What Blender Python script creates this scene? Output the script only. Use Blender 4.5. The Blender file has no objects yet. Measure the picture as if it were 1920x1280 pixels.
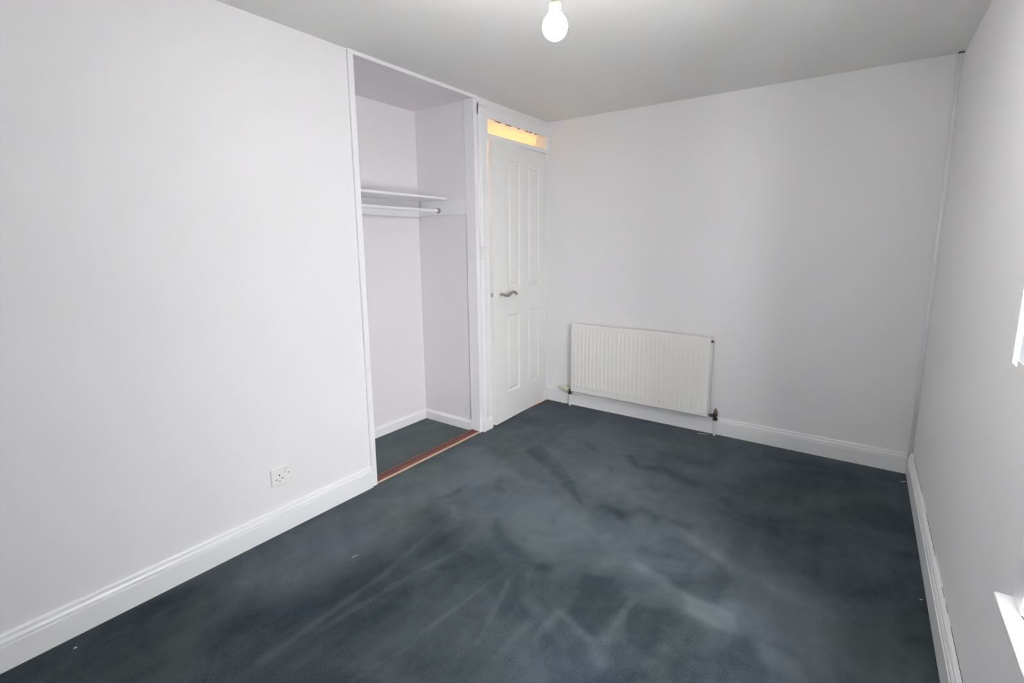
import bpy, bmesh, math, random
import numpy as np
from mathutils import Matrix, Vector
random.seed(4)
sc = bpy.context.scene
COL = sc.collection
S = 0.925          # survey units -> metres (ceiling comes to 2.22 m, door leaf to 1.98 m)
W = 2.604          # room width (survey units); left wall x = 0, far wall y = 0, floor z = 0
H = 2.40
YF = -5.20         # wall behind the camera

# ------------------------------------------------------------------ camera
cam_d = bpy.data.cameras.new('camera')
cam = bpy.data.objects.new('camera', cam_d); COL.objects.link(cam); sc.camera = cam
cam_d.sensor_width = 36.0
cam_d.lens = 915.586 / 1920 * 36
cam_d.shift_x = -14.3 / 1920
cam_d.shift_y = -36.7 / 1920
cam_d.clip_start = 0.02
yaw, pitch, roll = 0.613249, -0.161563, -0.0068825
cy, sy, cp, sp = math.cos(yaw), math.sin(yaw), math.cos(pitch), math.sin(pitch)
fw = Vector((-sy * cp, cy * cp, sp)); rt = Vector((cy, sy, 0)); up = rt.cross(fw)
cr, sr = math.cos(roll), math.sin(roll)
r2 = cr * rt + sr * up; u2 = -sr * rt + cr * up
mw = Matrix((r2, u2, -fw)).transposed().to_4x4()
mw.translation = Vector((2.26684, -3.66278, 1.41480)) * S
cam.matrix_world = mw

# ------------------------------------------------------------------ light and exposure
SKY = 20.0
BULB = 505.0
HALL = 21
sc.view_settings.view_transform = 'Standard'
sc.view_settings.look = 'None'
sc.view_settings.gamma = 1
sc.view_settings.use_curve_mapping = False
sc.view_settings.exposure = -0.08
wd = bpy.data.worlds.new('overcast_sky'); sc.world = wd; wd.use_nodes = True
nt = wd.node_tree; nt.nodes.clear()
bg = nt.nodes.new('ShaderNodeBackground'); ow = nt.nodes.new('ShaderNodeOutputWorld')
bg.inputs['Color'].default_value = (0.985, 0.98, 1.0, 1); bg.inputs['Strength'].default_value = SKY
nt.links.new(bg.outputs[0], ow.inputs['Surface'])
# hazy sky, brighter around the veiled sun (to the side of the house, behind the camera)
tcw = nt.nodes.new('ShaderNodeTexCoord'); vm = nt.nodes.new('ShaderNodeVectorMath'); vm.operation='DOT_PRODUCT'; vm.inputs[1].default_value=(0.58,-0.73,0.36)
nt.links.new(tcw.outputs['Generated'], vm.inputs[0]); mm=nt.nodes.new('ShaderNodeMath'); mm.operation='MAXIMUM'; mm.inputs[1].default_value=0.0; nt.links.new(vm.outputs['Value'],mm.inputs[0])
mp_=nt.nodes.new('ShaderNodeMath'); mp_.operation='POWER'; mp_.inputs[1].default_value=2.2; nt.links.new(mm.outputs[0],mp_.inputs[0])
ma_=nt.nodes.new('ShaderNodeMath'); ma_.operation='MULTIPLY_ADD'; ma_.inputs[1].default_value=SKY*4.6; ma_.inputs[2].default_value=SKY*0.35; nt.links.new(mp_.outputs[0],ma_.inputs[0]); nt.links.new(ma_.outputs[0], bg.inputs['Strength'])
# window opening: survey units
WY0, WY1, WZ0, WZ1 = -2.292, -3.05, 0.62, 2.02
pl = bpy.data.lights.new('window_portal', 'AREA'); pl.shape = 'RECTANGLE'
pl.size = (WY0 - WY1) * S; pl.size_y = (WZ1 - WZ0) * S
pl.cycles.is_portal = True
po = bpy.data.objects.new('window_portal', pl); COL.objects.link(po)
po.location = ((W + 0.235) * S, (WY0 + WY1) / 2 * S, (WZ0 + WZ1) / 2 * S)
po.rotation_euler = Vector((-1, 0, 0)).to_track_quat('-Z', 'Z').to_euler()
sc.cycles.use_denoising = True
sc.cycles.max_bounces = 16; sc.cycles.diffuse_bounces = 12
sc.cycles.sample_clamp_indirect = 0

# ------------------------------------------------------------------ materials
def mat(name, col, rough=0.6, metal=0.0, bump=0.0, bscale=40.0, var=0.0, vscale=3.0, spec=0.5, emit=None, estr=0):
    m = bpy.data.materials.new(name); m.use_nodes = True
    n, l = m.node_tree.nodes, m.node_tree.links
    b = n['Principled BSDF']
    b.inputs['Base Color'].default_value = (*col, 1)
    b.inputs['Roughness'].default_value = rough
    b.inputs['Metallic'].default_value = metal
    b.inputs['Specular IOR Level'].default_value = spec
    if emit:
        b.inputs['Emission Color'].default_value = (*emit, 1); b.inputs['Emission Strength'].default_value = estr
    tc = n.new('ShaderNodeTexCoord')
    if bump:
        t = n.new('ShaderNodeTexNoise'); t.inputs['Scale'].default_value = bscale; t.inputs['Detail'].default_value = 4
        bp = n.new('ShaderNodeBump'); bp.inputs['Strength'].default_value = 1; bp.inputs['Distance'].default_value = bump
        l.new(tc.outputs['Object'], t.inputs['Vector']); l.new(t.outputs['Fac'], bp.inputs['Height']); l.new(bp.outputs['Normal'], b.inputs['Normal'])
    if var:
        t = n.new('ShaderNodeTexNoise'); t.inputs['Scale'].default_value = vscale; t.inputs['Detail'].default_value = 3
        mx = n.new('ShaderNodeMix'); mx.data_type = 'RGBA'
        mx.inputs['A'].default_value = (*[max(0, c * (1 - var)) for c in col], 1)
        mx.inputs['B'].default_value = (*[min(1, c * (1 + var)) for c in col], 1)
        l.new(tc.outputs['Object'], t.inputs['Vector']); l.new(t.outputs['Fac'], mx.inputs['Factor']); l.new(mx.outputs['Result'], b.inputs['Base Color'])
    return m
M_WALL = mat('matt_wall_paint', (0.79, 0.785, 0.79), 0.75, bump=0.0006, bscale=9, var=0.008, vscale=2, spec=0.3)
M_ALC = mat('alcove_paint', (0.775, 0.755, 0.765), 0.8, bump=0.0005, bscale=14, var=0.012, spec=0.3)
M_CEIL = mat('matt_ceiling_paint', (0.78, 0.775, 0.76), 0.85, bump=0.0004, bscale=12, var=0.008, spec=0.3)
M_GLOSS = mat('white_gloss_paint', (0.82, 0.82, 0.825), 0.3, bump=0.0001, bscale=25)
M_DOOR = mat('white_satin_door', (0.80, 0.80, 0.785), 0.35)
M_RAD = mat('radiator_enamel', (0.80, 0.795, 0.765), 0.35)
M_PLAS = mat('white_plastic', (0.80, 0.80, 0.78), 0.35)
M_CREAM = mat('cream_plastic', (0.60, 0.60, 0.46), 0.45)
M_DARK = mat('dark_slot', (0.02, 0.02, 0.02), 0.8)
M_CHROME = mat('satin_chrome', (0.42, 0.41, 0.40), 0.28, metal=1.0)
M_BRASS = mat('dull_valve_metal', (0.16, 0.14, 0.13), 0.35, metal=1.0)
M_CRACK = mat('gap_shade_and_bare_edge', (0.10, 0.09, 0.085), 0.9)  # near black: painted shade in the skirting gap; also chipped bead and collar
M_FRAME = mat('white_window_frame', (0.83, 0.83, 0.83), 0.3)
M_LINT = mat('white_lint', (0.6, 0.6, 0.56), 0.9)
M_HALLW = mat('hall_paint', (0.85, 0.78, 0.66), 0.8)
M_EDGE = mat('bare_wood_edge', (0.55, 0.40, 0.30), 0.6, var=0.15, vscale=30)
M_BRICK = mat('outside_ground', (0.25, 0.25, 0.24), 0.9, var=0.2)

def wood_red():
    m = bpy.data.materials.new('red_brown_timber'); m.use_nodes = True
    n, l = m.node_tree.nodes, m.node_tree.links; b = n['Principled BSDF']; b.inputs['Roughness'].default_value = 0.45
    tc = n.new('ShaderNodeTexCoord'); mp = n.new('ShaderNodeMapping'); mp.inputs['Scale'].default_value = (60, 5, 60)
    t = n.new('ShaderNodeTexNoise'); t.inputs['Scale'].default_value = 2; t.inputs['Detail'].default_value = 6
    cr_ = n.new('ShaderNodeValToRGB'); e = cr_.color_ramp.elements
    e[0].position = 0.3; e[0].color = (0.10, 0.03, 0.022, 1); e[1].position = 0.66; e[1].color = (0.21, 0.062, 0.042, 1)
    e2 = cr_.color_ramp.elements.new(0.78); e2.color = (0.42, 0.22, 0.16, 1)
    l.new(tc.outputs['Object'], mp.inputs[0]); l.new(mp.outputs[0], t.inputs['Vector']); l.new(t.outputs['Fac'], cr_.inputs[0]); l.new(cr_.outputs[0], b.inputs['Base Color'])
    return m
M_WOOD = wood_red()

def glass_mat():
    m = bpy.data.materials.new('clear_glass'); m.use_nodes = True
    n, l = m.node_tree.nodes, m.node_tree.links; n.clear()
    o = n.new('ShaderNodeOutputMaterial'); mx = n.new('ShaderNodeMixShader'); t = n.new('ShaderNodeBsdfTransparent'); g = n.new('ShaderNodeBsdfGlossy')
    g.inputs['Roughness'].default_value = 0.02; t.inputs['Color'].default_value = (0.98, 0.98, 0.98, 1)
    f = n.new('ShaderNodeLayerWeight'); f.inputs['Blend'].default_value = 0.5
    p5 = n.new('ShaderNodeMath'); p5.operation = 'POWER'; p5.inputs[1].default_value = 5.0
    sc5 = n.new('ShaderNodeMath'); sc5.operation = 'MULTIPLY_ADD'; sc5.inputs[1].default_value = 0.9; sc5.inputs[2].default_value = 0.035
    l.new(f.outputs['Facing'], p5.inputs[0]); l.new(p5.outputs[0], sc5.inputs[0]); l.new(sc5.outputs[0], mx.inputs[0]); l.new(t.outputs[0], mx.inputs[1]); l.new(g.outputs[0], mx.inputs[2]); l.new(mx.outputs[0], o.inputs[0])
    return m
M_GLASS = glass_mat()

def fabric(name, col, trans, fac):
    m = bpy.data.materials.new(name); m.use_nodes = True
    n, l = m.node_tree.nodes, m.node_tree.links; n.clear()
    o = n.new('ShaderNodeOutputMaterial'); mx = n.new('ShaderNodeMixShader'); d = n.new('ShaderNodeBsdfDiffuse'); t = n.new('ShaderNodeBsdfTranslucent')
    d.inputs['Color'].default_value = (*col, 1); t.inputs['Color'].default_value = (*trans, 1); mx.inputs[0].default_value = fac
    tc = n.new('ShaderNodeTexCoord'); w = n.new('ShaderNodeTexWave'); w.inputs['Scale'].default_value = 300; bp = n.new('ShaderNodeBump'); bp.inputs['Distance'].default_value = 0.0002
    l.new(tc.outputs['Object'], w.inputs['Vector']); l.new(w.outputs['Fac'], bp.inputs['Height']); l.new(bp.outputs[0], d.inputs['Normal'])
    l.new(d.outputs[0], mx.inputs[1]); l.new(t.outputs[0], mx.inputs[2]); l.new(mx.outputs[0], o.inputs[0])
    return m
M_BLIND = fabric('blind_fabric', (0.70, 0.70, 0.74), (0.6, 0.62, 0.65), 0.16)
M_HEM = fabric('thin_blind_edge', (0.8, 0.8, 0.8), (0.95, 0.95, 0.95), 0.85)

def carpet_mat():
    m = bpy.data.materials.new('dark_teal_carpet'); m.use_nodes = True
    n, l = m.node_tree.nodes, m.node_tree.links; b = n['Principled BSDF']
    b.inputs['Roughness'].default_value = 1.0; b.inputs['Specular IOR Level'].default_value = 0.05
    b.inputs['Sheen Weight'].default_value = 0.12; b.inputs['Sheen Roughness'].default_value = 0.5; b.inputs['Sheen Tint'].default_value = (0.6, 0.75, 0.85, 1)
    tc = n.new('ShaderNodeTexCoord')
    at = n.new('ShaderNodeAttribute'); at.attribute_name = 'nap'
    def noise(sc_, det, stretch=None, dist=0.0):
        t = n.new('ShaderNodeTexNoise'); t.inputs['Scale'].default_value = sc_; t.inputs['Detail'].default_value = det; t.inputs['Distortion'].default_value = dist
        src = tc.outputs['Object']
        if stretch:
            mp = n.new('ShaderNodeMapping'); mp.inputs['Scale'].default_value = stretch[0]; mp.inputs['Rotation'].default_value = (0, 0, stretch[1])
            l.new(src, mp.inputs[0]); src = mp.outputs[0]
        l.new(src, t.inputs['Vector']); return t.outputs['Fac']
    def ma(op, a, bb=None, c=None):
        x = n.new('ShaderNodeMath'); x.operation = op
        for i, v in enumerate((a, bb, c)):
            if v is None: continue
            if isinstance(v, (int, float)): x.inputs[i].default_value = v
            else: l.new(v, x.inputs[i])
        return x.outputs[0]
    n1 = noise(2.6, 7, None, 1.2); n2 = noise(2.2, 4, ((6, 0.8, 1), 0.25)); n3 = noise(260, 2); n4 = noise(9, 6, None, 1.5)
    v = ma('ADD', ma('MULTIPLY', ma('SUBTRACT', n1, 0.5), 0.9), ma('MULTIPLY', ma('SUBTRACT', n2, 0.5), 0.35))
    v = ma('ADD', v, ma('MULTIPLY', ma('SUBTRACT', n4, 0.5), 0.35))
    v = ma('ADD', v, ma('MULTIPLY', ma('SUBTRACT', n3, 0.5), 0.9))
    v = ma('ADD', v, at.outputs['Fac'])
    v = ma('ADD', v, 0.5)
    cr_ = n.new('ShaderNodeValToRGB'); e = cr_.color_ramp.elements
    e[0].position = 0.0; e[0].color = (0.020, 0.029, 0.035, 1)
    e[1].position = 1.0; e[1].color = (0.120, 0.139, 0.145, 1)
    l.new(v, cr_.inputs[0])
    # slow drift between bluish and greenish teal
    hue = noise(1.7, 2)
    mx = n.new('ShaderNodeMix'); mx.data_type = 'RGBA'; mx.blend_type = 'MULTIPLY'; mx.inputs['Factor'].default_value = 1
    c2 = n.new('ShaderNodeValToRGB'); e = c2.color_ramp.elements
    e[0].position = 0.38; e[0].color = (0.96, 1.0, 0.92, 1); e[1].position = 0.62; e[1].color = (0.96, 0.98, 1.08, 1)
    l.new(hue, c2.inputs[0]); l.new(cr_.outputs[0], mx.inputs['A']); l.new(c2.outputs[0], mx.inputs['B'])
    l.new(mx.outputs['Result'], b.inputs['Base Color'])
    bp = n.new('ShaderNodeBump'); bp.inputs['Distance'].default_value = 0.004; bp.inputs['Strength'].default_value = 0.6
    l.new(ma('ADD', n3, ma('MULTIPLY', n4, 0.8)), bp.inputs['Height']); l.new(bp.outputs[0], b.inputs['Normal'])
    return m
M_CARPET = carpet_mat()

# ------------------------------------------------------------------ mesh helpers (survey units in, metres out)
def box(bm, x0, x1, y0, y1, z0, z1, mi=0):
    xs, ys, zs = sorted((x0, x1)), sorted((y0, y1)), sorted((z0, z1))
    v = [bm.verts.new((x, y, z)) for x in xs for y in ys for z in zs]
    fs = []
    for idx in ((0, 1, 3, 2), (4, 6, 7, 5), (0, 4, 5, 1), (2, 3, 7, 6), (0, 2, 6, 4), (1, 5, 7, 3)):
        f = bm.faces.new([v[i] for i in idx]); f.material_index = mi; fs.append(f)
    return fs
def prism(bm, prof, axis, a, b):
    """prof: closed 2-D outline. axis 'y': prof=(x,z); 'x': prof=(y,z); 'z': prof=(x,y)."""
    def P(p, t):
        return {'y': (p[0], t, p[1]), 'x': (t, p[0], p[1]), 'z': (p[0], p[1], t)}[axis]
    A = [bm.verts.new(P(p, a)) for p in prof]; B = [bm.verts.new(P(p, b)) for p in prof]
    n = len(prof)
    bm.faces.new(A); bm.faces.new(B[::-1])
    for i in range(n): bm.faces.new((A[i], B[i], B[(i + 1) % n], A[(i + 1) % n]))
def tube(bm, pts, r, seg=12, cap=True):
    pts = [Vector(p) for p in pts]
    rs = r if isinstance(r, (list, tuple)) else [r] * len(pts)
    rings = []; prev = None
    for i, p in enumerate(pts):
        d = (pts[min(i + 1, len(pts) - 1)] - pts[max(i - 1, 0)]).normalized()
        a = prev if prev is not None else (Vector((0, 0, 1)) if abs(d.z) < 0.9 else Vector((1, 0, 0)))
        u = (a - d * a.dot(d)).normalized(); prev = u; w = d.cross(u)
        rings.append([bm.verts.new(p + (u * math.cos(t) + w * math.sin(t)) * rs[i]) for t in [2 * math.pi * k / seg for k in range(seg)]])
    for A, B in zip(rings, rings[1:]):
        for k in range(seg): bm.faces.new((A[k], A[(k + 1) % seg], B[(k + 1) % seg], B[k]))
    if cap: bm.faces.new(rings[0][::-1]); bm.faces.new(rings[-1])
def lathe(bm, prof, o, d=(0, 0, 1), seg=24):
    o = Vector(o); d = Vector(d).normalized()
    tube(bm, [o + d * h for r, h in prof], [max(r, 1e-4) for r, h in prof], seg)
def obj(name, bm, m, parent=None, smooth=False, bevel=0.0, kind=None, label=None, origin=(0, 0, 0), bseg=2):
    bmesh.ops.recalc_face_normals(bm, faces=bm.faces)
    o_ = Vector(origin) * S
    for v in bm.verts: v.co = v.co * S - o_
    me = bpy.data.meshes.new(name); bm.to_mesh(me); bm.free()
    for mm in (m if isinstance(m, (list, tuple)) else [m]): me.materials.append(mm)
    ob = bpy.data.objects.new(name, me); COL.objects.link(ob)
    ob.location = o_
    if parent:
        ob.parent = parent
        ob.matrix_parent_inverse = parent.matrix_world.inverted()
    if bevel:
        md = ob.modifiers.new('bevel', 'BEVEL'); md.width = bevel * S; md.segments = bseg; md.limit_method = 'ANGLE'; md.angle_limit = math.radians(40)
    if smooth or bevel:
        me.shade_smooth() if hasattr(me, 'shade_smooth') else None
        if not smooth or bevel:
            try: me.set_sharp_from_angle(angle=math.radians(35))
            except Exception: pass
    if kind: ob['kind'] = kind
    if label: ob['label'] = label
    return ob
def NB(): return bmesh.new()
def tag(o, label=None, cat=None, group=None, kind=None):
    if label: o['label'] = label
    if cat: o['category'] = cat
    if group: o['group'] = group
    if kind: o['kind'] = kind
    return o
def empty(name, loc, rz=0.0):
    e = bpy.data.objects.new(name, None); COL.objects.link(e)
    e.location = Vector(loc) * S; e.rotation_euler = (0, 0, rz); e.empty_display_size = 0.05
    e.matrix_world = Matrix.Translation(Vector(loc) * S) @ Matrix.Rotation(rz, 4, 'Z')
    return e
def boxes(name, lst, m, parent=None, **k):
    b = NB()
    for t in lst: box(b, *t)
    return obj(name, b, m, parent, **k)

# key positions
AY0, AY1 = -1.935, -0.965      # alcove inner sides
AD = -0.576                    # alcove depth
DY0, DY1 = -0.822, -0.030      # door opening between linings
DZ = 2.290                     # top of the transom opening
T = 0.018                      # skirting thickness
WT = 0.11                      # partition thickness

# ------------------------------------------------------------------ room shell
def carpet(name, x0, x1, y0, y1, nx, ny, strokes, label):
    xs = np.linspace(x0, x1, nx); ys = np.linspace(y0, y1, ny)
    X, Y = np.meshgrid(xs, ys)
    nap = np.zeros_like(X)
    def edgefn(d, soft): return np.clip(0.5 - d / soft, 0, 1) ** 2 * (3 - 2 * np.clip(0.5 - d / soft, 0, 1))
    def segd(px, py, a, b):
        ax, ay = a; bx, by = b; vx, vy = bx - ax, by - ay
        t = np.clip(((px - ax) * vx + (py - ay) * vy) / (vx * vx + vy * vy + 1e-9), 0, 1)
        return np.hypot(px - ax - t * vx, py - ay - t * vy), t
    wob = 0.012 * (np.sin(X * 31 + np.sin(Y * 23) * 2) + np.sin(Y * 37 + np.sin(X * 19) * 2))
    for kind, pts, a, s in strokes:
        if kind == 'poly':
            d = np.full_like(X, 1e9); ins = np.zeros(X.shape, bool)
            for i in range(len(pts)):
                p, q = pts[i], pts[(i + 1) % len(pts)]
                d = np.minimum(d, segd(X, Y, p, q)[0])
                c = ((p[1] > Y) != (q[1] > Y)) & (X < (q[0] - p[0]) * (Y - p[1]) / (q[1] - p[1] + 1e-12) + p[0])
                ins ^= c
            d = np.where(ins, -d, d) + wob * min(1, s * 10)
            nap += a * edgefn(d, s)
        else:
            w0, w1 = s
            best = np.zeros_like(X); nseg = len(pts) - 1
            for i in range(nseg):
                d, t = segd(X, Y, pts[i], pts[i + 1])
                w = w0 + (w1 - w0) * (i + t) / nseg
                best = np.maximum(best, np.exp(-((d + wob * 0.3) / w) ** 2))
            nap += a * best
    zz = 0.0009 * (np.sin(X * 7.1 + Y * 3) + np.sin(Y * 5.3 - X * 4)) * 0
    co = np.stack([X * S, Y * S, zz * S], -1).reshape(-1, 3)
    i = np.arange(nx * ny).reshape(ny, nx)
    f = np.stack([i[:-1, :-1], i[:-1, 1:], i[1:, 1:], i[1:, :-1]], -1).reshape(-1, 4)
    me = bpy.data.meshes.new(name)
    me.vertices.add(len(co)); me.vertices.foreach_set('co', co.astype(np.float32).ravel())
    me.loops.add(f.size); me.loops.foreach_set('vertex_index', f.astype(np.int32).ravel())
    me.polygons.add(len(f)); me.polygons.foreach_set('loop_start', np.arange(0, f.size, 4, dtype=np.int32))
    me.update(calc_edges=True)
    at = me.attributes.new('nap', 'FLOAT', 'POINT'); at.data.foreach_set('value', nap.astype(np.float32).ravel())  # also carries the painted shade and the broad tone areas
    me.materials.append(M_CARPET)
    o = bpy.data.objects.new(name, me); COL.objects.link(o); o['kind'] = 'structure'; o['label'] = label
    return o
NAP_SHADE = [  # brushed marks, broad lighter and darker areas, painted shade at the right
    ('poly', [(0.05, -2.46), (0.1, -2.04), (0.33, -1.85), (0.51, -2.3), (0.49, -2.63), (0.39, -2.84), (0.19, -2.87)], 0.22, 0.18),
    ('poly', [(0.0, -1.9), (0.1, -1.2), (0.35, -1.2), (0.6, -1.35), (0.42, -1.75), (0.4, -1.9), (0.3, -2.1)], 0.20, 0.14),
    ('poly', [(0.29, -1.32), (0.75, -1.37), (1.18, -1.5), (1.35, -1.67), (1.12, -1.93), (0.88, -1.86), (0.54, -1.94), (0.38, -1.85)], 0.22, 0.12),
    ('poly', [(1.1, -1.0), (1.5, -1.15), (1.45, -1.35), (1.15, -1.3), (0.95, -1.1)], 0.14, 0.2),
    ('poly', [(2.03, -0.14), (1.8, -0.65), (1.62, -1.05), (1.78, -1.32), (2.16, -1.48), (2.7, -1.75), (2.7, -0.1)], -0.26, 0.3),  # shade along the window wall, painted into the carpet colour
    ('poly', [(0.45, -1.04), (0.5, -0.91), (0.73, -1.05), (0.97, -1.26), (1.14, -1.47), (0.94, -1.33), (0.72, -1.19)], -0.30, 0.025),
    ('line', [(0.93, -1.22), (0.89, -1.29)], 0.25, (0.012, 0.012)),
    ('line', [(0.80, -1.14), (0.77, -1.19)], 0.14, (0.012, 0.012)),
    ('poly', [(0.54, -1.43), (0.63, -1.63), (0.69, -1.58)], -0.22, 0.04),
    ('poly', [(0.72, -0.67), (0.81, -0.68), (0.9, -0.8), (0.83, -0.81)], -0.2, 0.04),
    ('poly', [(1.0, -0.94), (1.06, -0.94), (1.09, -1.0)], -0.22, 0.03),
    ('line', [(1.09, -0.73), (1.2, -0.85), (1.32, -0.79), (1.55, -0.87)], -0.28, (0.03, 0.04)),
    ('line', [(1.24, -1.4), (1.34, -1.42), (1.4, -1.32), (1.52, -1.36), (1.65, -1.33)], -0.30, (0.045, 0.04)),
    ('line', [(1.28, -1.3), (1.34, -1.46)], -0.22, (0.03, 0.03)),
    ('line', [(1.53, -1.36), (1.63, -1.38), (1.82, -1.5), (1.99, -1.55), (2.14, -1.6)], 0.20, (0.02, 0.05)),
    ('poly', [(1.78, -1.82), (1.98, -1.82), (2.0, -1.91), (1.93, -1.95), (1.82, -1.92)], 0.30, 0.04),
    ('line', [(1.56, -1.77), (1.68, -1.81), (1.8, -1.88)], 0.2, (0.02, 0.05)),
    ('poly', [(1.4, -1.95), (1.5, -1.9), (1.61, -1.98), (1.62, -2.18), (1.56, -2.24), (1.44, -2.19)], -0.17, 0.045),
    ('poly', [(1.62, -2.02), (1.7, -1.96), (1.82, -1.92), (1.92, -1.96), (1.9, -2.05), (1.69, -2.2)], -0.16, 0.05),
    ('poly', [(1.5, -1.65), (1.62, -1.46), (1.83, -1.52), (1.93, -1.62), (1.91, -1.82), (1.78, -1.81), (1.68, -1.76), (1.54, -1.73)], -0.20, 0.04),
    ('poly', [(2.06, -1.91), (2.2, -1.93), (2.26, -2.02), (2.14, -2.09)], 0.22, 0.04),
    ('line', [(0.62, -2.05), (0.68, -2.46), (0.69, -2.98)], 0.22, (0.008, 0.02)),
    ('line', [(0.84, -2.11), (0.77, -2.46), (0.73, -2.78)], 0.22, (0.01, 0.015)),
    ('line', [(1.09, -2.2), (1.05, -2.61)], 0.22, (0.008, 0.01)),
    ('line', [(1.15, -2.17), (1.25, -2.49)], 0.22, (0.012, 0.008)),
    ('line', [(1.06, -2.64), (1.01, -2.84)], 0.16, (0.008, 0.008)),
    ('line', [(1.35, -2.3), (1.34, -2.52)], 0.18, (0.02, 0.01)),
    ('line', [(1.41, -2.21), (1.41, -2.37)], 0.22, (0.02, 0.01)),
    ('line', [(1.43, -2.2), (1.58, -2.26), (1.65, -2.32)], 0.22, (0.012, 0.03)),
    ('line', [(1.62, -2.0), (1.62, -2.22)], 0.2, (0.012, 0.02)),
    ('line', [(0.42, -1.85), (0.46, -1.78), (0.46, -1.71)], -0.3, (0.02, 0.02)),
    ('poly', [(1.03, -1.62), (1.08, -1.72), (1.11, -1.7)], -0.22, 0.03),
    ('line', [(0.83, -1.83), (0.93, -1.96), (1.09, -2.0), (1.2, -2.01)], -0.28, (0.03, 0.05)),
    ('line', [(0.55, -1.86), (0.62, -1.93), (0.66, -1.93)], 0.25, (0.015, 0.02)),
    ('poly', [(0.45, -2.75), (0.6, -2.05), (1.2, -2.05), (1.45, -1.9), (1.75, -1.85), (2.7, -2.1), (2.7, -5.2), (-0.1, -5.2), (-0.1, -3.1)], -0.31, 0.25),  # broad darker area over the near end of the carpet
    ('poly', [(0.05, -0.95), (0.5, -0.35), (1.0, -0.5), (1.3, -1.0), (1.4, -1.4), (0.75, -1.4), (0.05, -1.9)], 0.12, 0.2),  # broad lighter area in front of the door
    ('poly', [(1.7, -2.2), (2.6, -1.7), (2.6, -3.2), (1.4, -3.2)], -0.06, 0.2),  # slightly darker area at the near right
]
fl = carpet('floor', 0.0, W + 0.02, YF, 0.0, 330, 550, NAP_SHADE, 'dark teal carpet with brushed nap marks, broad tone areas and painted shade at the right')
ALCOVE_TONES = [('poly', [(-0.7, -2.1), (0.1, -2.1), (0.1, -0.9), (-0.7, -0.9)], 0.22, 0.02), ('line', [(-0.5, -1.4), (-0.2, -1.1)], 0.12, (0.05, 0.05)), ('poly', [(-0.3, -1.5), (-0.1, -1.2), (-0.1, -1.9), (-0.4, -1.9)], 0.08, 0.15)]  # alcove carpet lightened all over, with two paler patches
fl2 = carpet('floor', AD, -0.078, AY0, AY1, 60, 100, ALCOVE_TONES, 'dark teal carpet inside the wardrobe alcove')

tag(boxes('ceiling', [(-0.0, W + 0.02, YF, 0.0, H, H + 0.08)], M_CEIL), kind='structure')
# left wall built around the alcove and the doorway
tag(boxes('wall_left', [(-WT, 0, YF, AY0 - 0.035, 0, H), (-WT, 0, AY1 + 0.02, -0.862, 0, H),
                        (-WT, 0, -0.862, 0, DZ + 0.03, H), (-WT, 0, -0.004, 0.0, 0, DZ + 0.03)], M_WALL), kind='structure')
tag(boxes('wall_back', [(-0.0, W + 0.02, 0, 0.1, 0, H)], M_WALL), kind='structure')
WX = W + 0.004
tag(boxes('wall_right', [(WX, WX + 0.25, 0.0, WY0, 0, H), (WX, WX + 0.25, WY1, YF, 0, H),
                         (WX, WX + 0.25, WY0, WY1, 0, WZ0 - 0.03), (WX, WX + 0.25, WY0, WY1, WZ1, H)], M_WALL), kind='structure')
tag(boxes('wall_front', [(0, W + 0.02, YF, YF - 0.1, 0, H)], M_WALL), kind='structure')
# alcove carcass
tag(boxes('wall_alcove_back', [(AD - 0.05, AD, AY0 - 0.05, AY1 + 0.05, 0, H)], M_ALC), kind='structure')
tag(boxes('wall_alcove_near', [(AD, -WT, AY0 - 0.05, AY0, 0, H)], M_ALC), kind='structure')
tag(boxes('wall_alcove_far', [(AD, -0.082, AY1, AY1 + 0.02, 0, H)], M_ALC), kind='structure')
tag(boxes('ceiling_alcove', [(AD, -0.082, AY0, AY1, 2.379, H)], M_ALC), kind='structure')

# skirting boards
def skirt_prof(h=0.128, t=T, gap=0.0):
    # (distance from the wall, height)
    return [(gap, 0), (t, 0), (t, h * 0.69), (t - 0.003, h * 0.70), (t - 0.002, h * 0.73), (t - 0.0025, h * 0.80), (t - 0.006, h * 0.855),
            (t - 0.0105, h * 0.872), (t - 0.0105, h * 0.895), (t - 0.007, h * 0.91), (t - 0.008, h * 0.96), (t - 0.013, h), (gap, h)]
def skirt(name, side, a, b, h=0.128, t=T, gap=0.0, base=None, label=None):
    bm = NB(); p = skirt_prof(h, t, gap)
    if side == 'L': prism(bm, [(base + d, z) for d, z in p], 'y', a, b)
    if side == 'R': prism(bm, [(base - d, z) for d, z in p], 'y', a, b)
    if side == 'B': prism(bm, [(base - d, z) for d, z in p], 'x', a, b)
    return tag(obj(name, bm, M_GLOSS, smooth=False), label=label, kind='structure')
skirt('baseboard_left', 'L', YF, AY0 - 0.037, base=0)
skirt('baseboard_back', 'B', 0.012, W - 0.021, base=0)
bR = skirt('baseboard_right', 'R', -0.022, YF, h=0.142, t=0.024, gap=0.0028, base=WX)
bm = NB(); prism(bm, [(YF + d, z) for d, z in skirt_prof()], 'x', T, W - 0.02); tag(obj('baseboard_front', bm, M_GLOSS), kind='structure')
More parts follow.
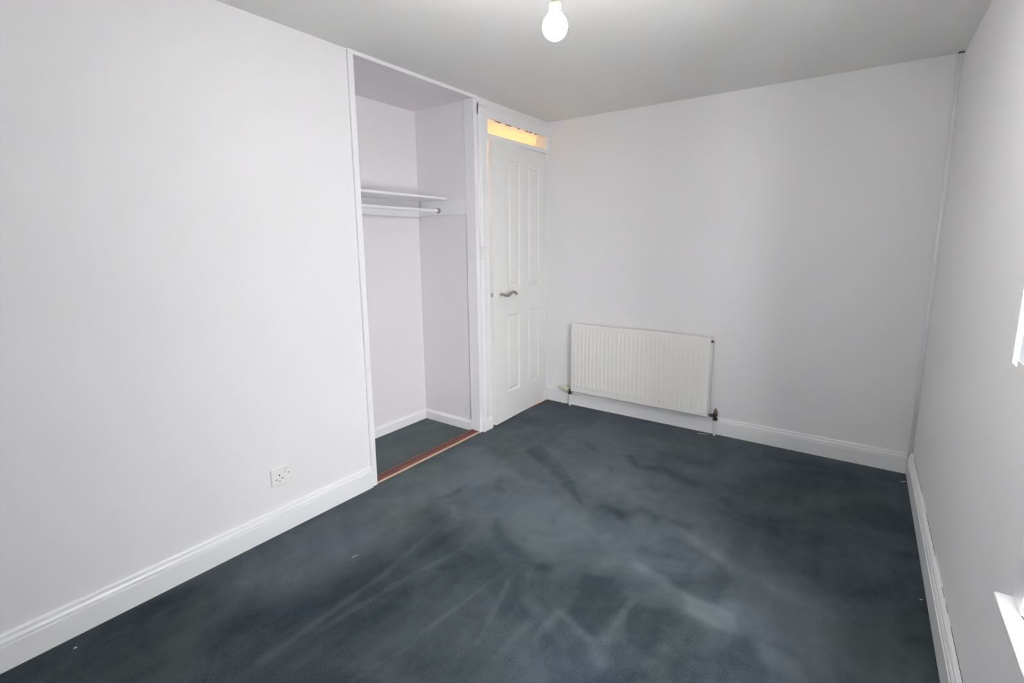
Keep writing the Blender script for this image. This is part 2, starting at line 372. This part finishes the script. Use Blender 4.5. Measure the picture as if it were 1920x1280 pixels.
# caulk that closes part of the crack behind the right skirting
for k, (a, b) in enumerate([(-0.004, -0.09), (-0.60, -0.82), (-1.21, -1.43), (-1.50, -1.53), (-1.59, -1.66), (-3.0, -3.3)]):
    bm = NB(); n = 14
    for i in range(n):
        y0, y1 = a + (b - a) * i / n, a + (b - a) * (i + 1) / n
        zt = 0.1417
        box(bm, WX - 0.0027, WX + 0.0, y0, y1 + 0.0005, 0.02, zt)
    obj('caulk', bm, M_WALL, bR)
bm = NB(); box(bm, WX - 0.0027, WX - 0.0001, -0.02, YF + 0.02, 0.01, 0.138); obj('gap_shade_strip', bm, M_CRACK, bR)  # dark strip that paints the shade inside the skirting gap
# alcove skirtings
bm = NB(); prism(bm, [(AD + d, z) for d, z in [(0, 0), (0.015, 0), (0.015, 0.06), (0.008, 0.074), (0, 0.078)]], 'y', AY0, AY1); tag(obj('baseboard_alcove_back', bm, M_GLOSS), kind='structure')
bm = NB(); prism(bm, [(AY1 - d, z) for d, z in [(0, 0), (0.015, 0), (0.015, 0.06), (0.008, 0.074), (0, 0.078)]], 'x', AD, -0.083); tag(obj('baseboard_alcove_far', bm, M_GLOSS), kind='structure')
# alcove linings and facing trims
tag(boxes('trim_1', [(-0.08, 0.012, AY0, AY0 - 0.034, 0, H - 0.001)], M_GLOSS, bevel=0.003, label='narrow white upright trim on the near edge of the alcove'), kind='structure')
tag(boxes('trim_2', [(-0.082, 0.006, AY1 + 0.022, AY1 - 0.010, 0, 2.382)], M_GLOSS, bevel=0.002, label='white upright lining board on the far side of the alcove'), kind='structure')
tag(boxes('trim_3', [(-0.082, 0.004, AY0 + 0.001, AY1 + 0.022, 2.380, H - 0.0005)], M_ALC, label='thin white head board across the top of the alcove'), kind='structure')
tag(boxes('trim_10', [(0.0045, 0.011, AY0 - 0.034, AY1 + 0.022, 2.379, H - 0.0005)], M_GLOSS, label='thin white bead along the head of the alcove'), kind='structure')
# threshold between alcove and room
th = boxes('trim_4', [(-0.078, -0.046, AY0, AY1 - 0.010, -0.01, 0.012), (-0.042, -0.006, AY0, AY1 - 0.010, -0.01, 0.010)], M_WOOD, bevel=0.003,
           label='red-brown timber threshold across the foot of the alcove')
tag(th, kind='structure')
boxes('edge_strip', [(-0.005, 0.004, AY0, AY1 - 0.010, -0.01, 0.010)], M_EDGE, th, bevel=0.002, label='pale worn front edge')
boxes('groove_base', [(-0.047, -0.041, AY0, AY1 - 0.010, -0.01, 0.004)], M_WOOD, th)

# ------------------------------------------------------------------ hall beyond the door
HX0, HX1, HY0, HY1 = -1.5, -WT, -0.94, 0.7
tag(boxes('wall_hall_far', [(HX0 - 0.05, HX0, HY0, HY1, 0, H)], M_HALLW), kind='structure')
tag(boxes('wall_hall_near', [(HX0, HX1 - 0.005, HY0 - 0.004, HY0 + 0.01, 0, H)], M_HALLW), kind='structure')
tag(boxes('wall_hall_side', [(HX0, HX1, HY1, HY1 + 0.05, 0, H), (HX1, 0, 0.1, HY1, 0, H)], M_HALLW), kind='structure')
tag(boxes('ceiling_hall', [(HX0, HX1, HY0, HY1, H, H + 0.05)], M_HALLW), kind='structure')
tag(boxes('floor_hall', [(HX0, HX1, HY0, HY1, -0.05, 0.0), (HX1, 0.0, -0.862, 0, -0.05, -0.001)], mat('brown_hall_floor', (0.22, 0.12, 0.07), 0.6, var=0.2)), kind='structure')
hl = bpy.data.lights.new('hall_lamp', 'POINT'); hl.color = (1.0, 0.76, 0.50); hl.energy = HALL; hl.shadow_soft_size = 0.06
ho = bpy.data.objects.new('hall_lamp', hl); COL.objects.link(ho); ho.location = (-0.8 * S, 0.30 * S, 1.35 * S)

# ------------------------------------------------------------------ door frame (lining, transom light, architraves)
fr = boxes('trim_5', [(-WT, 0.001, DY0 - 0.038, DY0, 0, DZ + 0.03), (-WT, 0.001, DY1, -0.0045, 0, DZ + 0.03),
                      (-WT, 0.001, DY0, DY1, DZ, DZ + 0.03), (-WT, 0.001, DY0, DY1, 2.146, 2.180)], M_GLOSS, bevel=0.002,
           label='white door lining with glazed light over the door')
tag(fr, kind='structure')
boxes('door_stop', [(-0.075, -0.0165, DY0 - 0.001, DY0 + 0.016, 0, 2.147)], M_GLOSS, fr)
boxes('door_stop', [(-0.075, -0.030, DY1 + 0.001, DY1 - 0.014, 0, 2.147)], M_GLOSS, fr)
boxes('door_stop', [(-0.075, -0.030, DY0, DY1, 2.134, 2.147)], M_GLOSS, fr)
g = boxes('transom_pane', [(-0.033, -0.029, DY0 + 0.0, DY1, 2.180, DZ)], M_GLASS, fr)
bm = NB()   # thin glazing bead around the pane
for t in [(-0.029, -0.020, DY0, DY0 + 0.008, 2.180, DZ), (-0.029, -0.020, DY1 - 0.008, DY1, 2.180, DZ), (-0.029, -0.020, DY0 + 0.008, DY1 - 0.008, DZ - 0.006, DZ), (-0.029, -0.020, DY0 + 0.008, DY1 - 0.008, 2.180, 2.186)]: box(bm, *t)
obj('glazing_bead', bm, M_GLOSS, fr)
# flaked, unpainted edge along the top of the pane
bm = NB()
for i in range(26):
    y = DY0 + 0.12 + i * 0.022
    if random.random() < 0.6: box(bm, -0.0285, -0.0195, y, y + 0.022, DZ - 0.007 - random.random() * 0.003, DZ - 0.004)
obj('bare_bead_edge', bm, M_CRACK, fr)
# architrave: moulded board left of the door, head board above
def arch_prof(w, t):  # (across, proud)
    return [(0, 0), (0, t * 0.55), (w * 0.10, t * 0.7), (w * 0.2, t), (w * 0.34, t), (w * 0.42, t * 0.72), (w * 0.8, t * 0.55), (w * 0.9, t * 0.6), (w, t * 0.35), (w, 0)]
bm = NB(); prism(bm, [(t, -0.935 + a) for a, t in arch_prof(0.092, 0.020)], 'z', 0.096, DZ + 0.062)
tag(obj('trim_6', bm, M_GLOSS, label='moulded upright architrave left of the door'), kind='structure')
bm = NB(); prism(bm, [(t, DZ + 0.075 - a) for a, t in arch_prof(0.08, 0.020)], 'y', -0.935, -0.0005)
tag(obj('trim_7', bm, M_GLOSS, label='moulded head architrave above the door light'), kind='structure')
tag(boxes('trim_8', [(0.0, 0.010, DY1 + 0.003, -0.0005, 0, DZ)], M_GLOSS, bevel=0.002, label='narrow white upright strip on the hinge side of the door'), kind='structure')
bm = NB(); prism(bm, [(d, z) for d, z in skirt_prof(0.098, 0.024)], 'y', -0.948, -0.842)
tag(obj('baseboard_plinth', bm, M_GLOSS, label='short white skirting block at the foot of the left architrave'), kind='structure')

# door leaf: local x = away from hinge along the leaf, local y = room side
LW, LH, LT = 0.770, 2.137, 0.047
theta = math.atan2(-0.026, 0)  # placeholder, set below
door = empty('door_1', (0.002, DY1 - 0.008, 0.0))
dirv = Vector((0.030, -LW, 0)).normalized()             # hinge -> lock edge
nrm = Vector((-dirv.y, dirv.x, 0)) * 1.0                # towards the room (+x)
D0 = Vector((0.002, DY1 - 0.008, 0))
def dl(u, v, z):
    """u along the leaf from the hinge, v depth (0 = room face, negative = into the leaf); the lock edge is slightly warped at the top."""
    warp = 0.010 * (u / LW) * max(0.0, (z - 0.9) / 1.2) ** 1.5
    p = D0 + dirv * u + nrm * (v + warp)
    return (p.x, p.y, z)
PANELS = [(0.592 - 0.02, 0.415, 1.068, 2.018), (0.300 - 0.005, 0.125, 1.066, 2.015), (0.605, 0.423, 0.235, 0.856), (0.308, 0.122, 0.238, 0.862)]
PANELS = [(0.420, 0.586, 1.068, 2.020), (0.124, 0.300, 1.066, 2.015), (0.430, 0.608, 0.234, 0.856), (0.126, 0.306, 0.238, 0.862)]
def grid_leaf():
    bm = NB()
    us = [0.0, LW]; zs = [0.012, LH]
    for a, b, c, d in PANELS: us += [a, b]; zs += [c, d]
    # front face as stiles and rails around the panel recesses (simple cell decomposition)
    U = sorted(set(us)); Z = sorted(set(zs + [0.9, 1.2, 1.5, 1.8]))
    cache = {}
    def V(u, v, z):
        k = (round(u, 5), round(v, 5), round(z, 5))
        if k not in cache: cache[k] = bm.verts.new(dl(u, v, z))
        return cache[k]
    for i in range(len(U) - 1):
        for j in range(len(Z) - 1):
            um, zm = (U[i] + U[i + 1]) / 2, (Z[j] + Z[j + 1]) / 2
            ins = any(a < um < b and c < zm < d for a, b, c, d in PANELS)
            bm.faces.new((V(U[i], -LT, Z[j]), V(U[i], -LT, Z[j + 1]), V(U[i + 1], -LT, Z[j + 1]), V(U[i + 1], -LT, Z[j])))
            if not ins:
                bm.faces.new((V(U[i], 0, Z[j]), V(U[i + 1], 0, Z[j]), V(U[i + 1], 0, Z[j + 1]), V(U[i], 0, Z[j + 1])))
    for j in range(len(Z) - 1):
        for u in (0, LW): bm.faces.new((V(u, 0, Z[j]), V(u, -LT, Z[j]), V(u, -LT, Z[j + 1]), V(u, 0, Z[j + 1])))
    for i in range(len(U) - 1):
        for z in (Z[0], Z[-1]): bm.faces.new((V(U[i], 0, z), V(U[i + 1], 0, z), V(U[i + 1], -LT, z), V(U[i], -LT, z)))
    # recess mouldings
    for a, b, c, d in PANELS:
        steps = [(0, 0), (0.006, -0.004), (0.014, -0.009), (0.020, -0.009)]
        zz = sorted(set([c, d] + [z for z in Z if c < z < d]))
        prev = None
        for ins, dep in steps:
            ring = [(a + ins, c + ins), (b - ins, c + ins), (b - ins, d - ins), (a + ins, d - ins)]
            vs = [V(u, dep, z) if ins == 0 else bm.verts.new(dl(u, dep, z)) for u, z in ring]
            if prev:
                for k in range(4):
                    try: bm.faces.new((prev[k], prev[(k + 1) % 4], vs[(k + 1) % 4], vs[k]))
                    except ValueError: pass
            prev = vs
        bm.faces.new(prev)
    return bm
leaf = obj('leaf', grid_leaf(), M_DOOR, door)
for a, b, c, d in PANELS:   # raised fields
    bm = NB()
    i0, i1 = 0.019, 0.034
    lo = [bm.verts.new(dl(u, -0.0089, z)) for u, z in ((a + i0, c + i0), (b - i0, c + i0), (b - i0, d - i0), (a + i0, d - i0))]
    hi = [bm.verts.new(dl(u, -0.0022, z)) for u, z in ((a + i1, c + i1), (b - i1, c + i1), (b - i1, d - i1), (a + i1, d - i1))]
    for k in range(4): bm.faces.new((lo[k], lo[(k + 1) % 4], hi[(k + 1) % 4], hi[k]))
    bm.faces.new(hi); bm.faces.new(lo[::-1])
    obj('door_panel', bm, M_DOOR, door)
tag(door, 'white four-panel door standing slightly ajar', kind='structure')
# lever handle on a round rose
hu, hz = 0.713, 1.030
def dv(u, v, z): return Vector(dl(u, v, z))
hn = (dv(hu, 0.01, hz) - dv(hu, 0, hz)).normalized()
bm = NB(); lathe(bm, [(0.027, -0.0), (0.027, 0.006), (0.024, 0.010), (0.012, 0.011)], dv(hu, 0, hz), hn, 28)
rose = obj('handle_rose', bm, mat('white_handle_rose', (0.78, 0.78, 0.74), 0.25), door, smooth=False, bevel=0.001)
bm = NB()
path = [(hu, 0.008, hz), (hu, 0.035, hz), (hu - 0.004, 0.048, hz - 0.003), (hu - 0.022, 0.054, hz - 0.010), (hu - 0.048, 0.056, hz - 0.011), (hu - 0.075, 0.056, hz + 0.002), (hu - 0.105, 0.056, hz + 0.010), (hu - 0.135, 0.054, hz + 0.008), (hu - 0.160, 0.050, hz - 0.004), (hu - 0.168, 0.048, hz - 0.010)]
fine = []
for i in range(len(path) - 1):
    for k in range(3):
        t = k / 3; fine.append(tuple(path[i][j] * (1 - t) + path[i + 1][j] * t for j in range(3)))
fine.append(path[-1])
tube(bm, [dv(*p) for p in fine], [0.0095 if i < 6 else 0.0105 for i in range(len(fine))], 12)
obj('handle_lever', bm, M_CHROME, door, smooth=True, label='wavy satin metal lever')
# latch faceplate in the lock edge
bm = NB()
def edgebox(v0, v1, z0, z1, proud):
    vs = []
    for z in (z0, z1):
        for v in (v0, v1):
            p = dv(LW, v, z); q = p + dirv * proud
            vs += [bm.verts.new(p), bm.verts.new(q)]
    bmesh.ops.convex_hull(bm, input=vs)
edgebox(-0.012, -0.035, hz - 0.028, hz + 0.028, 0.0012); obj('latch_plate', bm, M_PLAS, door)
bm = NB(); edgebox(-0.016, -0.020, hz - 0.015, hz + 0.012, 0.003); edgebox(-0.029, -0.032, hz - 0.015, hz + 0.012, 0.003); edgebox(-0.016, -0.032, hz - 0.016, hz - 0.012, 0.003); obj('latch_bolt', bm, M_BRASS, door)
for z in (0.25, 1.83):   # butt hinge knuckles in the corner
    bm = NB()
    for k in range(3): tube(bm, [(0.012, DY1 - 0.004, z + k * 0.03), (0.012, DY1 - 0.004, z + 0.027 + k * 0.03)], 0.005, 10)
    obj('hinge', bm, M_GLOSS, door)
# slim wooden threshold under the door
tag(boxes('trim_9', [(-WT, -0.004, DY0 - 0.0, DY1, -0.02, 0.006)], mat('golden_threshold', (0.45, 0.22, 0.10), 0.5, var=0.2, vscale=12), label='thin wooden threshold under the door'), kind='structure')

# ------------------------------------------------------------------ window in the right wall
win = empty('window_1', (WX, WY0, WZ0))
tag(win, 'white framed window at the right with sill', kind='structure')
wxf = WX + 0.16
boxes('reveal_lining', [(WX + 0.001, wxf + 0.06, WY0 + 0.0005, WY0 - 0.012, WZ0, WZ1), (WX + 0.001, wxf + 0.06, WY1 - 0.0005, WY1 + 0.012, WZ0, WZ1), (WX + 0.001, wxf + 0.06, WY0 - 0.012, WY1 + 0.012, WZ1 - 0.012, WZ1)], M_WALL, win)
boxes('sill_board', [(WX - 0.035, WX, WY0 + 0.075, WY1 - 0.08, WZ0 - 0.028, WZ0), (WX, wxf + 0.03, WY0, WY1, WZ0 - 0.028, WZ0)], M_GLOSS, win, bevel=0.004, label='white window board')
boxes('casing', [(WX - 0.004, WX, WY0, WY0 + 0.070, WZ0, WZ1 + 0.07), (WX - 0.004, WX, WY1, WY1 - 0.07, WZ0, WZ1 + 0.07), (WX - 0.004, WX, WY0, WY1, WZ1, WZ1 + 0.07)], M_GLOSS, win, bevel=0.002)
fy0, fy1, fz0, fz1 = WY0 - 0.012, WY1 + 0.012, WZ0, WZ1 - 0.012
ymid = (fy0 + fy1) / 2
boxes('window_frame', [(wxf, wxf + 0.06, fy0, fy0 - 0.05, fz0, fz1), (wxf, wxf + 0.06, fy1, fy1 + 0.05, fz0, fz1), (wxf, wxf + 0.06, fy0 - 0.05, fy1 + 0.05, fz0, fz0 + 0.055),
                       (wxf, wxf + 0.06, fy0 - 0.05, fy1 + 0.05, fz1 - 0.05, fz1), (wxf, wxf + 0.06, ymid - 0.03, ymid + 0.03, fz0 + 0.055, fz1 - 0.05)], M_FRAME, win, bevel=0.004)
for a, b in ((fy0 - 0.05, ymid + 0.03), (ymid - 0.03, fy1 + 0.05)):
    boxes('window_pane', [(wxf + 0.026, wxf + 0.030, a, b, fz0 + 0.055, fz1 - 0.05)], M_GLASS, win)

# blind hanging just inside the window opening
BX = WX - 0.084
BZ = 1.172
bl = empty('roller_blind', (BX, WY0, BZ))
tag(bl, 'pale roller blind with bright edge at the window, right side of the photo', 'blind')
boxes('fabric', [(BX, BX + 0.0015, -2.371, WY1 - 0.04, BZ, 2.10)], M_BLIND, bl)
boxes('fabric_edge', [(BX, BX + 0.0012, -2.328, -2.3709, BZ, 2.10)], M_HEM, bl, label='bright thin edge of the blind')
bm = NB(); tube(bm, [(BX + 0.018, -2.322, 2.11), (BX + 0.018, WY1 - 0.05, 2.11)], 0.020, 16); obj('roller_tube', bm, M_PLAS, bl, smooth=False, bevel=0.001)
for y in (-2.318, WY1 - 0.055): boxes('bracket', [(BX - 0.006, WX, y, y + 0.004, 2.085, 2.135)], M_PLAS, bl)
boxes('bottom_bar', [(BX - 0.002, BX + 0.0035, -2.372, WY1 - 0.04, BZ - 0.002, BZ + 0.014)], M_PLAS, bl, bevel=0.001)

# ------------------------------------------------------------------ alcove shelf, battens and hanging rail
SZ = 1.725
sh = empty('wardrobe_shelf', (AD, AY0, SZ))
tag(sh, 'white shelf board high in the wardrobe alcove', 'shelf')
boxes('shelf_board', [(AD + 0.001, -0.275, AY0 + 0.002, AY1 - 0.001, SZ, SZ + 0.016)], M_GLOSS, sh, bevel=0.002)
boxes('batten', [(AD + 0.001, AD + 0.020, AY0 + 0.002, AY1 - 0.002, SZ - 0.118, SZ - 0.0005)], M_GLOSS, sh, bevel=0.002, label='white batten along the alcove back wall')
boxes('batten', [(AD + 0.021, -0.083, AY1 - 0.010, AY1 - 0.001, SZ - 0.108, SZ - 0.0005)], M_GLOSS, sh, bevel=0.002, label='white batten along the alcove side wall')
rl = empty('hanging_rail', (-0.345, AY0, 1.648))
tag(rl, 'white hanging rail below the wardrobe shelf', 'rail')
bm = NB(); tube(bm, [(-0.352, AY0 + 0.003, 1.648), (-0.352, AY1 - 0.016, 1.648)], 0.0115, 16); obj('rail_tube', bm, M_GLOSS, rl, smooth=False, bevel=0.0005)
bm = NB(); lathe(bm, [(0.022, 0), (0.022, 0.004), (0.0155, 0.005), (0.0155, 0.016), (0.012, 0.016)], (-0.352, AY1 - 0.0105, 1.648), (0, -1, 0), 24); obj('rail_socket', bm, M_CHROME, rl, smooth=False, bevel=0.0005, label='grey metal rail end socket')
bm = NB(); lathe(bm, [(0.022, 0), (0.022, 0.004), (0.0155, 0.005), (0.0155, 0.016), (0.012, 0.016)], (-0.352, AY0 + 0.001, 1.648), (0, 1, 0), 24); obj('rail_socket', bm, M_CHROME, rl, smooth=False, bevel=0.0005)

# ------------------------------------------------------------------ radiator
RX0, RX1, RZ0, RZ1, RY = 0.288, 1.422, 0.146, 0.738, -0.100
rad = empty('radiator', ((RX0 + RX1) / 2, -0.05, RZ0))
tag(rad, 'white ribbed panel radiator on the far wall', 'radiator')
bm = NB()
# pressed steel face: flutes that die away near the top and bottom
P = (RX1 - RX0 - 0.09) / 30
xs = [RX0, RX0 + 0.006]
for k in range(31):
    c = RX0 + 0.045 + k * P - 0.0
    xs += [(c - 0.30 * P), (c - 0.12 * P), (c + 0.12 * P), (c + 0.30 * P)]
xs += [RX1 - 0.006, RX1]
xs = sorted(xs)
zs = [RZ0, RZ0 + 0.006, RZ0 + 0.040, RZ0 + 0.052, RZ0 + 0.066, RZ1 - 0.066, RZ1 - 0.050, RZ1 - 0.038, RZ1 - 0.006, RZ1]
def radh(x, z):
    d = 0.0
    if RZ0 + 0.045 < z < RZ1 - 0.045:
        t = ((x - RX0 - 0.045) / P); fr_ = abs(t - round(t))
        if -0.2 < t < 30.2 and fr_ < 0.14:
            d = 0.0042 * (1.0 if RZ0 + 0.06 < z < RZ1 - 0.06 else 0.5)
    if x in (RX0, RX1) or z in (RZ0, RZ1): d -= 0.006
    return RY - d
vs = [[bm.verts.new((x, radh(x, z), z)) for z in zs] for x in xs]
for i in range(len(xs) - 1):
    for j in range(len(zs) - 1):
        bm.faces.new((vs[i][j], vs[i + 1][j], vs[i + 1][j + 1], vs[i][j + 1]))
# back of the pressing
bk = [bm.verts.new((x, RY + 0.022, z)) for x, z in ((RX0, RZ0), (RX1, RZ0), (RX1, RZ1), (RX0, RZ1))]
bm.faces.new(bk[::-1])
n_, m_ = len(xs) - 1, len(zs) - 1
bm.faces.new([vs[i][0] for i in range(n_ + 1)][::-1] + [bk[0], bk[1]])
bm.faces.new([vs[i][m_] for i in range(n_ + 1)] + [bk[2], bk[3]])
bm.faces.new([vs[0][j] for j in range(m_ + 1)] + [bk[3], bk[0]])
bm.faces.new([vs[n_][j] for j in range(m_ + 1)][::-1] + [bk[1], bk[2]])
face = obj('front_panel', bm, M_RAD, rad)
for x in (RX0 + 0.004, RX1 - 0.0055): boxes('side_cover', [(x, x + 0.0015, RY + 0.010, -0.016, RZ0 + 0.012, RZ1 - 0.006)], M_RAD, rad)
boxes('back_seam', [(RX0 + 0.008, RX1 - 0.008, RY + 0.024, RY + 0.030, RZ0 + 0.004, RZ1 - 0.004)], M_RAD, rad)
bm = NB()     # convector fins behind the panel
for k in range(45):
    x = RX0 + 0.05 + k * (RX1 - RX0 - 0.1) / 44
    box(bm, x, x + 0.0015, RY + 0.0305, -0.030, RZ0 + 0.05, RZ1 - 0.03)
o = obj('convector_fins', bm, M_RAD, rad); o['kind'] = 'stuff'
for x in (RX0 + 0.14, RX1 - 0.16):
    boxes('wall_bracket', [(x, x + 0.03, -0.029, -0.001, RZ0 + 0.03, RZ1 - 0.05), (x, x + 0.03, RY + 0.031, -0.001, RZ1 - 0.024, RZ1 - 0.016)], M_RAD, rad)
for x, z in ((RX0 + 0.042, RZ1 - 0.030), (RX1 - 0.045, RZ1 - 0.033), (RX0 + 0.042, RZ0 + 0.03), (RX1 - 0.045, RZ0 + 0.03)):
    boxes('seam_dimple', [(x - 0.018, x + 0.018, RY - 0.0025, RY + 0.002, z - 0.003, z + 0.003)], M_RAD, rad, bevel=0.001)
# bleed valve, top right
bm = NB(); lathe(bm, [(0.010, 0), (0.010, 0.010), (0.005, 0.012), (0.005, 0.020)], (RX1, RY + 0.012, RZ1 - 0.030), (1, 0, 0), 12); obj('bleed_valve', bm, M_BRASS, rad)
# lockshield valve, bottom right
VX, VY, VZ = 1.468, -0.046, 0.150
bm = NB()
lathe(bm, [(0.009, 0.0), (0.009, 0.012), (0.014, 0.012), (0.014, 0.026), (0.009, 0.027), (0.009, 0.040)], (RX1 + 0.003, VY, VZ), (1, 0, 0), 12)
lathe(bm, [(0.017, -0.032), (0.017, -0.016), (0.011, -0.014), (0.011, 0.000), (0.015, 0.002), (0.015, 0.022), (0.013, 0.026), (0.013, 0.038), (0.007, 0.052), (0.002, 0.060)], (VX, VY, VZ), (0, 0, 1), 12)
obj('lockshield_valve', bm, M_BRASS, rad, label='dull dark metal lockshield valve')
bm = NB(); tube(bm, [(VX, VY, VZ - 0.03), (VX, VY, 0.0)], 0.0085, 12); obj('feed_pipe', bm, M_GLOSS, rad, label='white painted pipe dropping to the carpet')
# thermostatic valve, bottom left
TX, TY, TZ = 0.254, -0.046, 0.133
bm = NB()
lathe(bm, [(0.009, 0.0), (0.009, 0.006), (0.014, 0.006), (0.014, 0.018), (0.010, 0.018), (0.010, 0.028)], (RX0, TY, TZ), (-1, 0, 0), 12)
lathe(bm, [(0.015, -0.030), (0.015, -0.014), (0.011, -0.012), (0.013, 0.010), (0.008, 0.014)], (TX, TY, TZ), (0, 0, 1), 12)
obj('valve_body', bm, M_BRASS, rad, label='dark metal valve body')
bm = NB(); lathe(bm, [(0.012, 0.010), (0.017, 0.014), (0.018, 0.030), (0.021, 0.034), (0.024, 0.044), (0.023, 0.070), (0.018, 0.095), (0.010, 0.112)], (TX, TY, TZ + 0.004), (-1, 0.05, 0.12), 20)
obj('thermostat_head', bm, M_CREAM, rad, smooth=False, bevel=0.0008, label='aged cream plastic thermostatic head')
bm = NB(); tube(bm, [(TX, TY, TZ - 0.028), (TX, TY, 0.0)], 0.0085, 12); obj('feed_pipe', bm, M_GLOSS, rad, label='white painted pipe dropping to the carpet')

# ------------------------------------------------------------------ riser pipe in the far right corner
pp = empty('corner_pipe', (2.594, -0.014, 0))
tag(pp, 'white painted pipe running up the far right corner', 'pipe')
bm = NB(); tube(bm, [(2.5955, -0.014, 0.0), (2.594, -0.014, 1.2), (2.593, -0.014, H - 0.002)], 0.0105, 14); obj('riser', bm, M_GLOSS, pp, smooth=True)
boxes('painted_fillet', [(2.594, WX, -0.019, 0.0, 0.142, H - 0.001)], M_WALL, pp)
bm = NB(); lathe(bm, [(0.0115, 0), (0.014, 0.004), (0.013, 0.008)], (2.593, -0.0145, H - 0.0085), (0, 0, 1), 12); obj('ceiling_collar', bm, M_CRACK, pp)
for z in (0.50,): boxes('pipe_clip', [(2.578, 2.606, -0.027, -0.002, z - 0.005, z + 0.005)], M_WALL, pp, bevel=0.003)

# ------------------------------------------------------------------ single wall socket on the left wall
s0y, s1y, s0z, s1z = -2.549, -2.455, 0.2475, 0.3355
so = empty('wall_socket', (0, (s0y + s1y) / 2, s0z))
tag(so, 'white single switched wall socket low on the left wall', 'socket')
boxes('faceplate', [(0, 0.0095, s0y, s1y, s0z, s1z)], M_PLAS, so, bevel=0.003, label='white square faceplate')
cyy, czz = s0y + 0.039, s0z + 0.032
bm = NB(); lathe(bm, [(0.0038, 0), (0.0038, 0.0005)], (0.0094, cyy, czz + 0.019), (1, 0, 0), 12)
bm.free(); bm = NB(); box(bm, 0.0090, 0.0098, cyy - 0.0025, cyy + 0.0025, czz + 0.013, czz + 0.022); obj('earth_slot', bm, M_DARK, so)
for dy, z in ((-0.0145, czz - 0.002), (0.0145, czz - 0.002)):
    boxes('pin_slot', [(0.0090, 0.0098, cyy + dy - 0.0045, cyy + dy + 0.0045, z - 0.002, z + 0.002)], M_DARK, so)
boxes('fixing_screw', [(0.0090, 0.0100, cyy - 0.003, cyy + 0.003, czz - 0.016, czz - 0.011)], M_BRASS, so)
boxes('rocker_switch', [(0.0090, 0.0130, s1y - 0.024, s1y - 0.014, s1z - 0.034, s1z - 0.014)], M_PLAS, so, bevel=0.001)
bm = NB()
for t in [(s1y - 0.026, s1y - 0.024, s1z - 0.036, s1z - 0.012), (s1y - 0.014, s1y - 0.0125, s1z - 0.036, s1z - 0.012), (s1y - 0.026, s1y - 0.0125, s1z - 0.0135, s1z - 0.012)]: box(bm, 0.0090, 0.0097, *t)
obj('switch_gap', bm, mat('grey_slot', (0.25, 0.25, 0.26), 0.8), so)
boxes('fixing_screw', [(0.0090, 0.0102, s1y - 0.011, s1y - 0.006, s1z - 0.043, s1z - 0.038)], M_BRASS, so)

# ------------------------------------------------------------------ architrave light switch beside the door
sw = empty('light_switch', (0.02, -0.92, 1.29))
tag(sw, 'narrow white light switch on the frame left of the door', 'light switch')
boxes('switch_plate', [(0.012, 0.031, -0.940, -0.898, 1.289, 1.387)], M_PLAS, sw, bevel=0.002)
boxes('switch_rocker', [(0.030, 0.036, -0.927, -0.911, 1.322, 1.352)], M_PLAS, sw, bevel=0.001)
for z in (1.301, 1.376):
    bm = NB(); lathe(bm, [(0.0035, 0), (0.0035, 0.0012)], (0.0305, -0.919, z), (1, 0, 0), 10); obj('plate_screw', bm, M_BRASS, sw)

# ------------------------------------------------------------------ pendant lamp
BXc, BYc, BZc = 1.470, -2.341, 2.036
pe = empty('pendant_light', (BXc, BYc, H))
tag(pe, 'bare glowing bulb hanging from the ceiling on a short flex', 'lamp')
rb = 0.0365
prof = []
for k in range(17):
    a = math.pi * k / 16
    if a < 2.2: prof.append((rb * math.sin(a), BZc - 0.004 - rb * math.cos(a)))
z_n = BZc + 0.060
prof += [(0.0205, BZc + 0.031), (0.0135, BZc + 0.037), (0.0115, BZc + 0.046)]
bm = NB(); lathe(bm, [(r, z) for r, z in prof], (BXc, BYc, 0), (0, 0, 1), 24)
obj('bulb', bm, mat('lit_bulb', (1, 1, 1), 0.5, emit=(1.0, 0.99, 0.98), estr=BULB), pe, smooth=True)
bm = NB(); lathe(bm, [(0.0125, 0), (0.0165, 0.001), (0.0165, 0.012), (0.0140, 0.014), (0.0140, 0.032), (0.012, 0.040), (0.006, 0.046)], (BXc, BYc, BZc + 0.044), (0, 0, 1), 20)
obj('lamp_holder', bm, M_CREAM, pe)
bm = NB(); tube(bm, [(BXc, BYc, BZc + 0.09), (BXc, BYc, H - 0.012)], 0.0035, 8); obj('flex', bm, M_PLAS, pe)
bm = NB(); lathe(bm, [(0.006, -0.022), (0.030, -0.016), (0.040, 0.0)], (BXc, BYc, H - 0.001), (0, 0, 1), 24); obj('ceiling_rose', bm, M_PLAS, pe)

# ------------------------------------------------------------------ bits of lint on the carpet
def lint(label, pts, r=0.0016):
    bm = NB(); o0 = pts[0]
    tube(bm, [(x, y, 0.0025 + z) for x, y, z in pts], r, 5)
    o = obj('lint', bm, M_LINT, smooth=True, origin=(o0[0], o0[1], 0))
    tag(o, label, 'lint')
lint('short white thread on the carpet near the left skirting', [(0.472, -2.452, 0), (0.473, -2.44, 0.001), (0.473, -2.425, 0)], 0.0012)
lint('pale curled shred on the carpet below the radiator right end', [(1.36, -0.085, 0), (1.385, -0.078, 0.003), (1.41, -0.070, 0), (1.425, -0.058, 0)], 0.002)
lint('tiny white speck on the carpet by the left skirting, nearest the camera', [(0.085, -3.33, 0), (0.088, -3.322, 0)], 0.0028)
lint('tiny white scrap on the carpet at the far right corner skirting', [(2.555, -0.16, 0), (2.575, -0.155, 0.002)], 0.003)
lint('tiny white speck on the carpet midway along the right skirting', [(2.562, -1.33, 0), (2.570, -1.325, 0)], 0.0022)
